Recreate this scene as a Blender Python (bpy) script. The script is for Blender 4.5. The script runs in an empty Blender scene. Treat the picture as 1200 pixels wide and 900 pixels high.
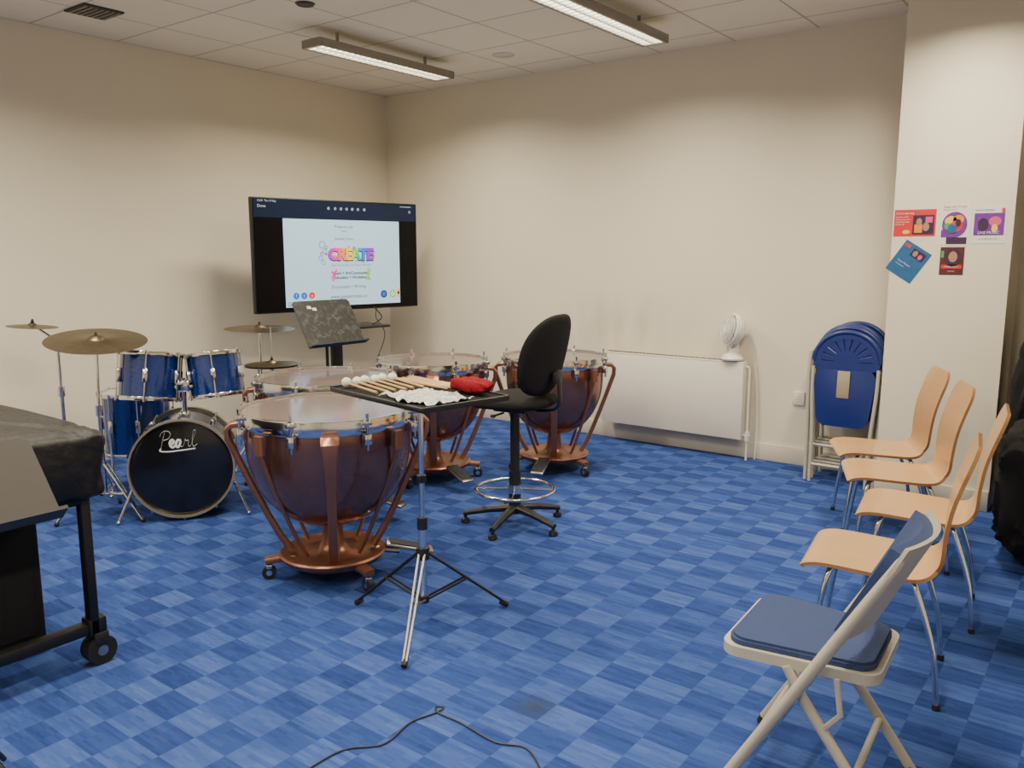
import bpy, bmesh, math, random
from mathutils import Vector, Matrix, noise
random.seed(4)
pi=math.pi
COL=bpy.context.scene.collection

# ---------------------------------------------------------------- materials
def M(name,col,rough=.5,metal=0.,var=.06,scale=30.,bump=0.,alpha=1.,coat=0.,emit=0.,ecol=None,spec=None,col2=None):
    m=bpy.data.materials.new(name);m.use_nodes=True
    nt=m.node_tree;N=nt.nodes;L=nt.links
    b=N["Principled BSDF"]
    b.inputs["Roughness"].default_value=rough;b.inputs["Metallic"].default_value=metal
    b.inputs["Alpha"].default_value=alpha
    if spec is not None: b.inputs["Specular IOR Level"].default_value=spec
    if coat: b.inputs["Coat Weight"].default_value=coat;b.inputs["Coat Roughness"].default_value=.08
    tc=N.new("ShaderNodeTexCoord");no=N.new("ShaderNodeTexNoise");no.inputs["Scale"].default_value=scale;no.inputs["Detail"].default_value=4
    L.new(tc.outputs["Object"],no.inputs["Vector"])
    mx=N.new("ShaderNodeMix");mx.data_type='RGBA'
    mx.inputs["A"].default_value=(*[max(0,c*(1-var)) for c in col],1);mx.inputs["B"].default_value=(*(col2 or [min(1,c*(1+var)) for c in col]),1)
    L.new(mx.outputs["Result"],b.inputs["Base Color"])
    if col2:
        cr=N.new("ShaderNodeValToRGB");cr.color_ramp.elements[0].position=.5;cr.color_ramp.elements[1].position=.72;L.new(no.outputs["Fac"],cr.inputs[0]);L.new(cr.outputs[0],mx.inputs["Factor"])
    else: L.new(no.outputs["Fac"],mx.inputs["Factor"])
    if bump:
        bp=N.new("ShaderNodeBump");bp.inputs["Strength"].default_value=bump;bp.inputs["Distance"].default_value=.01
        L.new(no.outputs["Fac"],bp.inputs["Height"]);L.new(bp.outputs["Normal"],b.inputs["Normal"])
    if emit:
        b.inputs["Emission Color"].default_value=(*(ecol or col),1);b.inputs["Emission Strength"].default_value=emit
    return m

def wood(name,c1,c2,scale=(2,22,22),rough=.35):
    m=M(name,c1,rough,coat=.3);nt=m.node_tree;N=nt.nodes;L=nt.links
    mp=N.new("ShaderNodeMapping");mp.inputs["Scale"].default_value=scale
    tc=[n for n in N if n.type=='TEX_COORD'][0];no=[n for n in N if n.type=='TEX_NOISE'][0];mx=[n for n in N if n.type=='MIX'][0]
    no.inputs["Scale"].default_value=1.5
    L.new(tc.outputs["Object"],mp.inputs["Vector"]);L.new(mp.outputs["Vector"],no.inputs["Vector"])
    mx.inputs["A"].default_value=(*c1,1);mx.inputs["B"].default_value=(*c2,1)
    return m

def carpet():
    m=bpy.data.materials.new("carpet");m.use_nodes=True;nt=m.node_tree;N=nt.nodes;L=nt.links
    b=N["Principled BSDF"];b.inputs["Roughness"].default_value=.95;b.inputs["Specular IOR Level"].default_value=.08
    tc=N.new("ShaderNodeTexCoord");sp=N.new("ShaderNodeSeparateXYZ");L.new(tc.outputs["Object"],sp.inputs[0])
    def mth(op,a,bb=None,c=None):
        n=N.new("ShaderNodeMath");n.operation=op
        for i,v in enumerate((a,bb,c)):
            if v is None: continue
            if isinstance(v,(int,float)): n.inputs[i].default_value=v
            else: L.new(v,n.inputs[i])
        return n.outputs[0]
    def wn(a,bb,c=0.):
        cb=N.new("ShaderNodeCombineXYZ")
        for i,v in enumerate((a,bb,c)):
            if isinstance(v,(int,float)): cb.inputs[i].default_value=v
            else: L.new(v,cb.inputs[i])
        w=N.new("ShaderNodeTexWhiteNoise");L.new(cb.outputs[0],w.inputs["Vector"]);return w.outputs["Value"]
    X,Y=sp.outputs[0],sp.outputs[1]
    fx=mth('FLOOR',mth('DIVIDE',X,.165));fy=mth('FLOOR',mth('DIVIDE',Y,.125))
    par=mth('FLOORED_MODULO',mth('ADD',fx,fy),2)
    l1=mth('FLOOR',mth('DIVIDE',Y,.0208333));l2=mth('FLOOR',mth('DIVIDE',Y,.0104167))
    f=mth('ADD',mth('MULTIPLY',par,.25),mth('MULTIPLY',wn(fx,fy,.5),.15))
    f=mth('ADD',f,mth('MULTIPLY',wn(l1,fx,fy),.17))
    sx=mth('FLOOR',mth('DIVIDE',X,.055))
    f=mth('ADD',f,mth('MULTIPLY',wn(l2,sx,fy),.15))
    n2=N.new("ShaderNodeTexNoise");n2.inputs["Scale"].default_value=1.2;n2.inputs["Detail"].default_value=2;L.new(tc.outputs["Object"],n2.inputs["Vector"])
    f=mth('ADD',f,mth('MULTIPLY',n2.outputs["Fac"],.12))
    f=mth('ADD',f,.04)
    cr=N.new("ShaderNodeValToRGB");L.new(f,cr.inputs[0])
    e=cr.color_ramp.elements;e[0].position=0;e[0].color=(.013,.028,.125,1);e[1].position=1;e[1].color=(.090,.155,.40,1)
    k=e.new(.45);k.color=(.033,.068,.245,1)
    n3=N.new("ShaderNodeTexNoise");n3.inputs["Scale"].default_value=1.1;L.new(tc.outputs["Object"],n3.inputs["Vector"])
    cr2=N.new("ShaderNodeValToRGB");cr2.color_ramp.elements[0].position=.66;cr2.color_ramp.elements[1].position=.78;L.new(n3.outputs["Fac"],cr2.inputs[0])
    mx=N.new("ShaderNodeMix");mx.data_type='RGBA';L.new(mth('MULTIPLY',cr2.outputs[0],.4),mx.inputs["Factor"]);L.new(cr.outputs[0],mx.inputs["A"]);mx.inputs["B"].default_value=(.05,.08,.15,1)
    # one faint dark spill on the carpet
    dx=mth('SUBTRACT',X,.935);dy=mth('SUBTRACT',Y,.445)
    d2=mth('SQRT',mth('ADD',mth('MULTIPLY',dx,dx),mth('MULTIPLY',dy,dy)))
    st=mth('MULTIPLY',mth('MAXIMUM',mth('SUBTRACT',1.,mth('DIVIDE',d2,.10)),0.),.7)
    m2=N.new("ShaderNodeMix");m2.data_type='RGBA';L.new(st,m2.inputs["Factor"]);L.new(mx.outputs["Result"],m2.inputs["A"]);m2.inputs["B"].default_value=(.035,.045,.05,1)
    L.new(m2.outputs["Result"],b.inputs["Base Color"])
    return m

def ceilmat():
    m=M("ceiling_tiles",(.85,.80,.675),.9,var=.03,scale=60);nt=m.node_tree;N=nt.nodes;L=nt.links
    b=N["Principled BSDF"];mx=[n for n in N if n.type=='MIX'][0];tc=[n for n in N if n.type=='TEX_COORD'][0]
    mp=N.new("ShaderNodeMapping");mp.inputs["Location"].default_value=(.13,.27,0);L.new(tc.outputs["Object"],mp.inputs["Vector"])
    br=N.new("ShaderNodeTexBrick");br.offset=0;br.inputs["Scale"].default_value=1
    br.inputs["Brick Width"].default_value=.6;br.inputs["Row Height"].default_value=.6;br.inputs["Mortar Size"].default_value=.008;br.inputs["Mortar Smooth"].default_value=.3
    br.inputs["Mortar"].default_value=(.50,.455,.37,1);br.inputs["Color2"].default_value=(.81,.76,.64,1)
    L.new(mp.outputs[0],br.inputs["Vector"]);L.new(mx.outputs["Result"],br.inputs["Color1"]);L.new(br.outputs["Color"],b.inputs["Base Color"])
    bp=N.new("ShaderNodeBump");bp.invert=True;bp.inputs["Distance"].default_value=.01;bp.inputs["Strength"].default_value=.6
    L.new(br.outputs["Fac"],bp.inputs["Height"]);L.new(bp.outputs[0],b.inputs["Normal"])
    return m

def grimy_wall(col):
    """painted wall with faint scuff marks above the radiator"""
    m=M("scuffed_wall_paint",col,.85,var=.02,scale=3,bump=.03);nt=m.node_tree;N=nt.nodes;L=nt.links
    b=N["Principled BSDF"];mx=[n for n in N if n.type=='MIX'][0];tc=[n for n in N if n.type=='TEX_COORD'][0]
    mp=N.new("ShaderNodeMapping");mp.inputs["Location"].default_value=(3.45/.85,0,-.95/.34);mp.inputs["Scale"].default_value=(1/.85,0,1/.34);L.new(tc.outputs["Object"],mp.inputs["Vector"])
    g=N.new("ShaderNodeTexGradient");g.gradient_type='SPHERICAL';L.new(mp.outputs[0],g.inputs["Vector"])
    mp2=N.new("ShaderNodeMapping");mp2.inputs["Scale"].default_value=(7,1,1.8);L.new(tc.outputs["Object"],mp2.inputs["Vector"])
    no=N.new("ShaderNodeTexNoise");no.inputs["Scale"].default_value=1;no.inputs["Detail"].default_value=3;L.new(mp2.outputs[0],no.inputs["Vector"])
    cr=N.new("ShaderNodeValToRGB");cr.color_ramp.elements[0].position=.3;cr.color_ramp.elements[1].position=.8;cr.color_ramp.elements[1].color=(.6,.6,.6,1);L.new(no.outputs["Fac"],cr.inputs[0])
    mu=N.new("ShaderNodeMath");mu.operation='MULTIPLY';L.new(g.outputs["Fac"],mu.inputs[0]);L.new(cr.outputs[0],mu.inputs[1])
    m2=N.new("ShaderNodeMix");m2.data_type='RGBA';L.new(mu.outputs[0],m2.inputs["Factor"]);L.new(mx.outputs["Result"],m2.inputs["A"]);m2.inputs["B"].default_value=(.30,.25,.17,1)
    L.new(m2.outputs["Result"],b.inputs["Base Color"])
    return m

def rainbow(name,strength):
    m=bpy.data.materials.new(name);m.use_nodes=True;nt=m.node_tree;N=nt.nodes;L=nt.links;b=N["Principled BSDF"]
    tc=N.new("ShaderNodeTexCoord");sp=N.new("ShaderNodeSeparateXYZ");L.new(tc.outputs["Object"],sp.inputs[0])
    mr=N.new("ShaderNodeMapRange");mr.inputs["From Min"].default_value=-.10;mr.inputs["From Max"].default_value=.28;L.new(sp.outputs[0],mr.inputs["Value"])
    cr=N.new("ShaderNodeValToRGB");L.new(mr.outputs[0],cr.inputs[0]);e=cr.color_ramp.elements
    cols=[(.45,.0,.6),(.85,.02,.25),(.9,.25,.0),(.85,.65,.0),(.02,.5,.1),(.0,.15,.8),(.3,.0,.6)]
    e[0].position=0;e[0].color=(*cols[0],1);e[1].position=1;e[1].color=(*cols[6],1)
    for i in range(1,6): k=e.new(i/6);k.color=(*cols[i],1)
    L.new(cr.outputs[0],b.inputs["Base Color"]);L.new(cr.outputs[0],b.inputs["Emission Color"]);b.inputs["Emission Strength"].default_value=strength
    return m

WC=(.73,.675,.535)
m_wall=M("wall_paint",WC,.85,var=.02,scale=3,bump=.03)
m_wallb=grimy_wall(WC)
m_base=M("baseboard_paint",(.63,.585,.47),.5,var=.02)
m_white=M("white_enamel",(.74,.70,.60),.35,var=.02)
m_whitepl=M("white_plastic",(.76,.75,.70),.3,var=.02)
m_carpet=carpet();m_ceil=ceilmat()
m_black=M("black_plastic",(.010,.010,.011),.45)
m_blackm=M("black_powder_metal",(.012,.012,.013),.45,.3)
m_fabric=M("black_fabric",(.012,.0115,.0115),.95,scale=200,bump=.3,spec=.25)
m_vinyl=M("black_cover_cloth",(.007,.0065,.0065),.5,scale=22,bump=.7,var=.3,spec=.35)
m_chrome=M("chrome",(.74,.73,.70),.14,1.,var=.03)
m_steel=M("dull_steel",(.42,.41,.38),.33,1.,var=.05)
m_copper=M("copper_bowl",(.255,.120,.088),.22,.78,var=.25,scale=6,coat=.4)
m_strut=M("copper_painted_frame",(.31,.140,.085),.34,.65,var=.15,scale=12)
m_head=M("timpani_film",(.34,.27,.245),.16,var=.05,alpha=.66,coat=.5)
m_blue=M("blue_lacquer",(.004,.034,.20),.14,.5,var=.5,scale=90,coat=1.)
m_bhead=M("black_drumhead",(.006,.006,.008),.22,coat=.4)
m_whead=M("coated_drumhead",(.42,.42,.41),.4)
m_hoop=M("champagne_hoop",(.42,.36,.25),.28,.6,coat=.8)
m_letter=M("white_lettering",(.8,.8,.78),.5)
m_brass=M("cymbal_bronze",(.185,.145,.088),.38,1.,var=.3,scale=25)
m_wood=wood("beech_plywood",(.45,.245,.088),(.57,.335,.135))
m_woodedge=wood("ply_edge",(.25,.11,.035),(.37,.19,.07))
m_navy=M("blue_upholstery",(.030,.052,.140),.9,scale=250,bump=.3,var=.25)
m_grey=M("cream_grey_enamel",(.47,.44,.35),.4,.05)
m_clip=M("beige_tag",(.34,.28,.18),.5)
m_bluepl=M("blue_moulded_plastic",(.009,.022,.15),.35,var=.1)
m_rubber=M("black_rubber",(.012,.012,.012),.7)
m_board=M("scuffed_black_desk",(.020,.019,.018),.5,var=.6,scale=26,col2=(.055,.053,.050))
m_scrib=M("faded_chalk",(.22,.22,.21),.8)
m_taupe=M("taupe_metal_desk",(.052,.048,.041),.6,.1,spec=.3)
m_red=M("red_fabric",(.20,.008,.014),.9,var=.3,scale=60,bump=.4,spec=.15)
m_felt=M("white_felt",(.70,.66,.56),.95,scale=120,bump=.6)
m_stick=wood("maple_stick",(.42,.25,.10),(.54,.35,.17))
m_film=M("crinkled_pale_plastic",(.50,.49,.47),.3,var=.3,scale=30,bump=.8,alpha=.92,coat=.5)
m_lens=M("lamp_diffuser_glow",(.9,.88,.8),.5,emit=7,ecol=(1,.93,.77))
m_alu=M("satin_aluminium",(.33,.31,.27),.4,.7)
m_louv=M("white_louvre",(.6,.57,.49),.4,.4)
m_grille=M("dark_grille",(.05,.045,.04),.6)
m_dark_slab=M("dark_slab_brown",(.05,.022,.018),.5,var=.3)  # dark brown standing in for the darkness beyond the column
m_scr=M("screen_black",(.003,.003,.004),.2,spec=.15)
m_bar=M("screen_bar",(.006,.010,.025),.2,emit=.4,ecol=(.012,.025,.055),spec=.2)
m_slide=M("slide_glow",(.2,.25,.27),.4,emit=1.0,ecol=(.48,.75,.90),var=.02,spec=.2)
m_tx=M("slide_text",(.01,.02,.05),.5,emit=.2,ecol=(.03,.06,.14),spec=.1)
m_txw=M("screen_icon_glow",(.3,.35,.4),.5,emit=.7,ecol=(.5,.6,.7))
m_rb=rainbow("rainbow_lettering",.45)
def EM(n,c,s=.5): return M(n,c,.4,emit=s,ecol=c)
m_pk=EM("slide_pink",(.7,.02,.4));m_gn=EM("slide_green",(.2,.55,.02));m_bl=EM("slide_blue",(.01,.12,.6));m_rd=EM("slide_red",(.7,.02,.01));m_yl=EM("slide_yellow",(.8,.5,.02));m_nv=EM("slide_navy",(.01,.02,.12));m_cy=EM("slide_cyan",(.10,.42,.62));m_vi=EM("slide_violet",(.35,.15,.65))

# ---------------------------------------------------------------- mesh builder
class B:
    def __init__(s): s.bm=bmesh.new();s.k=0
    def mat(s,k): s.k=k;return s
    def _f(s,vs):
        try:
            f=s.bm.faces.new(vs);f.material_index=s.k;f.smooth=True;return f
        except ValueError: return None
    def box(s,c,d,bev=0.,mtx=None,seg=2):
        n0=set(s.bm.verts);f0=set(s.bm.faces)
        r=bmesh.ops.create_cube(s.bm,size=1)
        vs=r['verts']
        for v in vs: v.co=Vector((v.co.x*d[0],v.co.y*d[1],v.co.z*d[2]))
        if bev:
            es=list({e for v in vs for e in v.link_edges})
            bmesh.ops.bevel(s.bm,geom=es,offset=bev,segments=seg,profile=.5,affect='EDGES')
        m=Matrix.Translation(Vector(c))@(mtx.to_4x4() if mtx else Matrix.Identity(4))
        for v in s.bm.verts:
            if v not in n0: v.co=m@v.co
        for f in s.bm.faces:
            if f not in f0: f.material_index=s.k;f.smooth=True
        return s
    def tube(s,pts,r,seg=10,closed=False,flat=None,cap=True,up=None):
        pts=[Vector(p) for p in pts];n=len(pts);rings=[]
        nr=None
        for i,p in enumerate(pts):
            if closed: t=(pts[(i+1)%n]-pts[i-1]).normalized()
            else: t=(pts[min(i+1,n-1)]-pts[max(i-1,0)]).normalized()
            if up is not None:
                nr=Vector(up)-t*t.dot(Vector(up));nr.normalize()
            elif nr is None:
                a=Vector((0,0,1)) if abs(t.z)<.9 else Vector((1,0,0));nr=(a-t*a.dot(t)).normalized()
            else: nr=(nr-t*nr.dot(t)).normalized()
            bn=t.cross(nr)
            rr=r[i] if isinstance(r,(list,tuple)) else r
            rb=rr*(flat if flat else 1)
            rings.append([s.bm.verts.new(p+nr*math.cos(2*pi*j/seg)*rr+bn*math.sin(2*pi*j/seg)*rb) for j in range(seg)])
        m=n if closed else n-1
        for i in range(m):
            a=rings[i];b=rings[(i+1)%n]
            for j in range(seg): s._f([a[j],a[(j+1)%seg],b[(j+1)%seg],b[j]])
        if cap and not closed: s._f(rings[0][::-1]);s._f(rings[-1])
        return s
    def bar(s,pts,w,th,up):
        pts=[Vector(p) for p in pts];n=len(pts);rings=[]
        for i,p in enumerate(pts):
            t=(pts[min(i+1,n-1)]-pts[max(i-1,0)]).normalized()
            nr=(Vector(up)-t*t.dot(Vector(up))).normalized();bn=t.cross(nr)
            ww=w[i] if isinstance(w,(list,tuple)) else w
            q=[(1,.6),(.85,1),(-.85,1),(-1,.6),(-1,-.6),(-.85,-1),(.85,-1),(1,-.6)]
            rings.append([s.bm.verts.new(p+nr*a*ww/2+bn*c*th/2) for a,c in q])
        for a,b in zip(rings,rings[1:]):
            for j in range(8): s._f([a[j],a[(j+1)%8],b[(j+1)%8],b[j]])
        s._f(rings[0][::-1]);s._f(rings[-1]);return s
    def cyl(s,a,b,r,seg=16,r2=None): return s.tube([a,b],[r,r if r2 is None else r2],seg)
    def lathe(s,prof,seg=40,mtx=None):
        m=mtx or Matrix.Identity(4);rings=[]
        for r,z in prof:
            if r<1e-6: rings.append([s.bm.verts.new(m@Vector((0,0,z)))])
            else: rings.append([s.bm.verts.new(m@Vector((r*math.cos(2*pi*j/seg),r*math.sin(2*pi*j/seg),z))) for j in range(seg)])
        for a,b in zip(rings,rings[1:]):
            for j in range(seg):
                k=(j+1)%seg
                if len(a)==1 and len(b)==1: continue
                if len(a)==1: s._f([a[0],b[j],b[k]])
                elif len(b)==1: s._f([a[j],b[0],a[k]])
                else: s._f([a[j],a[k],b[k],b[j]])
        return s
    def sph(s,c,d,seg=20,fn=None,pw=1.):
        rows=seg//2;R=[]
        def sp(v): return math.copysign(abs(v)**pw,v)
        for i in range(rows+1):
            ph=-pi/2+pi*i/rows
            if i in(0,rows): R.append([s.bm.verts.new(Vector((0,0,sp(math.sin(ph))*d[2])))])
            else: R.append([s.bm.verts.new(Vector((sp(math.cos(ph))*sp(math.cos(2*pi*j/seg))*d[0],sp(math.cos(ph))*sp(math.sin(2*pi*j/seg))*d[1],sp(math.sin(ph))*d[2]))) for j in range(seg)])
        for row in R:
            for v in row:
                if fn: v.co=fn(v.co)
                v.co+=Vector(c)
        for a,b in zip(R,R[1:]):
            for j in range(seg):
                k=(j+1)%seg
                if len(a)==1: s._f([a[0],b[k],b[j]])
                elif len(b)==1: s._f([a[j],a[k],b[0]])
                else: s._f([a[j],a[k],b[k],b[j]])
        return s
    def plate(s,outline,depth,mtx=None):
        m=mtx or Matrix.Identity(4)
        a=[s.bm.verts.new(m@Vector((x,y,0))) for x,y in outline];b=[s.bm.verts.new(m@Vector((x,y,depth))) for x,y in outline]
        s._f(a[::-1]);s._f(b)
        for i in range(len(a)): s._f([a[i],a[(i+1)%len(a)],b[(i+1)%len(a)],b[i]])
        return s
    def sheet(s,fn,nu,nv,th):
        A=[];Bq=[]
        for i in range(nu+1):
            ra=[];rb=[]
            for j in range(nv+1):
                p,n=fn(i/nu,j/nv);ra.append(s.bm.verts.new(p+n*th/2));rb.append(s.bm.verts.new(p-n*th/2))
            A.append(ra);Bq.append(rb)
        for i in range(nu):
            for j in range(nv):
                s._f([A[i][j],A[i+1][j],A[i+1][j+1],A[i][j+1]]);s._f([Bq[i][j],Bq[i][j+1],Bq[i+1][j+1],Bq[i+1][j]])
        k=s.k;s.k=getattr(s,'edge',k)
        for i in range(nu):
            s._f([A[i][0],Bq[i][0],Bq[i+1][0],A[i+1][0]]);s._f([A[i][nv],A[i+1][nv],Bq[i+1][nv],Bq[i][nv]])
        for j in range(nv):
            s._f([A[0][j],A[0][j+1],Bq[0][j+1],Bq[0][j]]);s._f([A[nu][j],Bq[nu][j],Bq[nu][j+1],A[nu][j+1]])
        s.k=k
        return s
    def text(s,body,size,mtx,align='CENTER',shear=0,off=0,sp=1.):
        cu=bpy.data.curves.new("t",'FONT');cu.body=body;cu.size=size;cu.align_x=align;cu.align_y='CENTER';cu.shear=shear;cu.offset=off;cu.resolution_u=3;cu.space_character=sp
        o=bpy.data.objects.new("t",cu);COL.objects.link(o)
        me=bpy.data.meshes.new_from_object(o.evaluated_get(bpy.context.evaluated_depsgraph_get()))
        me.transform(mtx);f0=set(s.bm.faces);s.bm.from_mesh(me)
        for f in s.bm.faces:
            if f not in f0: f.material_index=s.k
        bpy.data.objects.remove(o);bpy.data.curves.remove(cu);bpy.data.meshes.remove(me);return s

def ob(name,b,mats,parent=None,label=None,loc=None,fixn=True):
    me=bpy.data.meshes.new(name)
    if fixn: bmesh.ops.recalc_face_normals(b.bm,faces=b.bm.faces)
    b.bm.to_mesh(me);b.bm.free()
    for m in (mats if isinstance(mats,(list,tuple)) else [mats]): me.materials.append(m)
    try: me.set_sharp_from_angle(angle=math.radians(38))
    except Exception: pass
    o=bpy.data.objects.new(name,me);COL.objects.link(o)
    if parent: o.parent=parent
    if loc: o.location=loc
    if label: o["label"]=label
    return o
def dup(o,parent,loc=None,rot=None):
    c=o.copy();COL.objects.link(c);c.parent=parent
    if loc is not None: c.location=loc
    if rot is not None: c.rotation_euler=rot
    return c
def thing(name,label,cat,loc,rz=0,group=None,rx=0):
    e=bpy.data.objects.new(name,None);COL.objects.link(e);e.empty_display_size=.1
    e.location=loc;e.rotation_euler=(rx,0,rz);e["label"]=label;e["category"]=cat
    if group: e["group"]=group
    return e
def top(o,label,cat,group=None):
    o["label"]=label;o["category"]=cat
    if group: o["group"]=group
    return o
def sub(name,parent,loc=(0,0,0),rot=(0,0,0)):
    e=bpy.data.objects.new(name,None);COL.objects.link(e);e.parent=parent;e.location=loc;e.rotation_euler=rot;e.empty_display_size=.05;return e
def struct(o): o["kind"]="structure";return o
def T(x,y,z): return Matrix.Translation((x,y,z))
def circ(r,z,n=32,cx=0,cy=0): return [(cx+r*math.cos(2*pi*i/n),cy+r*math.sin(2*pi*i/n),z) for i in range(n)]
def smooth(pts,n=4):
    P=[Vector(p) for p in pts];out=[]
    for i in range(len(P)-1):
        a=P[max(i-1,0)];b=P[i];c=P[i+1];d=P[min(i+2,len(P)-1)]
        for k in range(n):
            t=k/n;out.append(.5*((2*b)+(c-a)*t+(2*a-5*b+4*c-d)*t*t+(-a+3*b-3*c+d)*t**3))
    out.append(P[-1]);return out
def smooth2(p):
    q=smooth([(a,0,b) for a,b in p],3);return [(max(0,v.x),v.z) for v in q]

# ---------------------------------------------------------------- room
X0,X1,Y0,Y1,H=-6.15,1.2,-2.6,6.05,3.08
def slab(n,c,d,m): return struct(ob(n,B().box(c,d),m))
# floor mesh is centred on its own origin so the carpet pattern is laid out from the room centre
FL=((X0+X1)/2,(Y0+Y1)/2,-.05)
struct(ob("floor",B().box((0,0,0),(X1-X0+.4,Y1-Y0+.4,.1)),m_carpet,loc=FL))
slab("ceiling",((X0+X1)/2,(Y0+Y1)/2,H+.05),(X1-X0+.4,Y1-Y0+.4,.1),m_ceil)
slab("wall_left",(X0-.1,(Y0+Y1)/2,H/2),(.2,Y1-Y0+.4,H),m_wall)
slab("wall_back",((X0+X1)/2,Y1+.1,H/2),(X1-X0,.2,H),m_wallb)
slab("wall_right",(X1+.1,(Y0+Y1)/2,H/2),(.2,Y1-Y0+.4,H),m_wall)
slab("wall_front",((X0+X1)/2,Y0-.1,H/2),(X1-X0,.2,H),m_wall)
slab("wall_column",(-.945,(5.6+Y1)/2,H/2),(.65,Y1-5.6,H),m_wall)
def skirt(n,c,d): return struct(ob(n,B().box(c,d,.006),m_base))
skirt("baseboard_back",((X0-1.27)/2,Y1-.01,.065),(-1.27-X0,.02,.13))
skirt("baseboard_left",(X0+.01,(Y0+Y1)/2,.065),(.02,Y1-Y0,.13))
skirt("baseboard_column",(-.945,5.59,.065),(.65,.02,.13))
struct(ob("added_dark_slab_1",B().box((.15,Y1-.025,1.02),(1.3,.05,2.04),.01).box((.15,Y1-.055,1.5),(.5,.01,.7),.004),m_dark_slab))  # added dark slab, put in to darken the recess right of the column

# ceiling lamps
def lamp(loc,on_label):
    t=thing("ceiling_lamp",on_label,"ceiling light",loc,0,"linear ceiling lamps")
    Lh=.68;w=.085
    b=B()
    b.box((-w-.006,0,.0),(.012,2*Lh,.056),.003).box((w+.006,0,.0),(.012,2*Lh,.056),.003)
    b.box((0,-Lh,0),(2*w+.024,.02,.056),.003).box((0,Lh,0),(2*w+.024,.02,.056),.003).box((0,0,.02),(2*w,2*Lh,.012))
    ob("lamp_housing",b,m_alu,t)
    b=B();b.box((0,0,-.006),(2*w-.004,2*Lh-.03,.012))
    ob("lamp_diffuser",b,m_lens,t)
    b=B()
    n=25
    for i in range(n): b.box((0,-Lh+.03+i*(2*Lh-.06)/(n-1),-.018),(2*w-.004,.005,.013))
    for x in (-w*.93,0,w*.93): b.box((x,0,-.018),(.012,2*Lh-.03,.013))
    ob("lamp_louvre",b,m_louv,t)
    for y in (-.45,.45):
        ob("suspension_bracket",B().cyl((0,y,.02),(0,y,H-loc[2]),.012,10).box((0,y,.03),(.14,.05,.016),.004),m_alu,t)
    ld=bpy.data.lights.new("lamp_light",'AREA');ld.shape='RECTANGLE';ld.size=.15;ld.size_y=1.25;ld.energy=53;ld.color=(1,.88,.69);ld.spread=math.radians(156)
    lo=bpy.data.objects.new("lamp_light",ld);COL.objects.link(lo);lo.parent=t;lo.location=(0,0,-.032)
    return t
for x in (-4.68,-2.78,-.88):
    for y in (4.6,1.7,-1.1):
        lamp((x,y,2.97),"long aluminium louvred lamp hung below tiled ceiling")

def vent(loc,r,label):
    b=B();b.box((0,0,-.006),(2*r,2*r,.012),.003);b.mat(1)
    for i in range(7): b.box((0,-r*.8+i*r*1.6/6,-.014),(r*1.7,r*.10,.004))
    o=ob("air_vent",b,[m_grille,m_alu],None,loc=loc);top(o,label,"vent")
vent((-5.5,2.85,H),.13,"dark square air vent set in ceiling tiles")
o=ob("air_vent",B().lathe([(0,-.012),(.05,-.012),(.062,0),(0,0)],24),m_grille,None,loc=(-4.3,3.56,H));top(o,"small round dark vent set in ceiling","vent")
o=ob("smoke_detector",B().lathe([(0,-.012),(.07,-.012),(.085,-.006),(.09,0),(0,0)],28),m_louv,None,loc=(-4.14,5.36,H));top(o,"round beige detector on the ceiling tiles","smoke detector")

# ---------------------------------------------------------------- radiator + fan + sockets
r=thing("radiator","white flat panel radiator mounted on the back wall","radiator",(-2.91,5.98,.15))
ob("panel",B().box((0,-.075,.30),(1.2,.012,.58),.005).box((0,.0,.30),(1.2,.012,.58),.005),m_white,r)
b=B();b.box((0,-.037,.595),(1.2,.088,.012),.003);b.box((-.6,-.037,.3),(.01,.088,.58),.003);b.box((.6,-.037,.3),(.01,.088,.58),.003)
b.mat(1)
for i in range(38): b.box((-.57+i*.0308,-.037,.603),(.012,.06,.004))
ob("casing",b,[m_white,m_grille],r)
ob("pipe",B().tube([(.635,-.03,-.15),(.635,-.03,.0),(.635,-.03,.54),(.63,-.03,.56),(.59,-.03,.565)],.009,10),m_white,r)
ob("valve",B().cyl((.635,-.03,.0),(.635,-.03,.07),.018,14).cyl((.59,-.03,.04),(.655,-.03,.04),.012,12),m_whitepl,r)
for sx in (-.4,.4): ob("mounting_bracket",B().box((sx,.035,.3),(.04,.066,.4),.003),m_white,r)

f=thing("desk_fan","small white round desk fan on the radiator end","fan",(-2.41,5.94,.759),-.75)
ob("base",B().lathe([(0,0),(.080,0),(.084,.012),(.068,.034),(.032,.05),(.028,.09),(0,.09)],28),m_whitepl,f)
ob("neck",B().tube([(0,.015,.04),(0,.025,.12),(0,.035,.20)],.024,12),m_whitepl,f)
hd=Matrix.Translation((0,-.005,.225))@Matrix.Rotation(math.radians(78),4,'X')
b=B()
for rr_,z in ((.112,.0),(.116,.02),(.105,.045),(.09,.053),(.075,.059),(.06,.063),(.045,.066)):
    b.tube([hd@Vector(p) for p in circ(rr_,z,40)],.0026 if rr_<.11 else .009,6,closed=True)
for i in range(44):
    a=2*pi*i/44;c,s=math.cos(a),math.sin(a)
    b.tube([hd@Vector((c*q,s*q,z)) for q,z in ((.03,.067),(.075,.059),(.105,.045),(.116,.02))],.0017,4)
ob("cage",b,m_whitepl,f)
ob("rear_shell",B().lathe([(.118,.014),(.116,-.015),(.102,-.045),(.07,-.066),(.0,-.075)],36,hd),m_whitepl,f)
ob("front_cap",B().lathe([(0,.068),(.03,.068),(.034,.060),(0,.055)],20,hd),m_whitepl,f)
ob("motor_hub",B().lathe([(0,-.115),(.035,-.108),(.048,-.075),(.045,-.055),(0,-.055)],20,hd),m_whitepl,f)
b=B()
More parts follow.
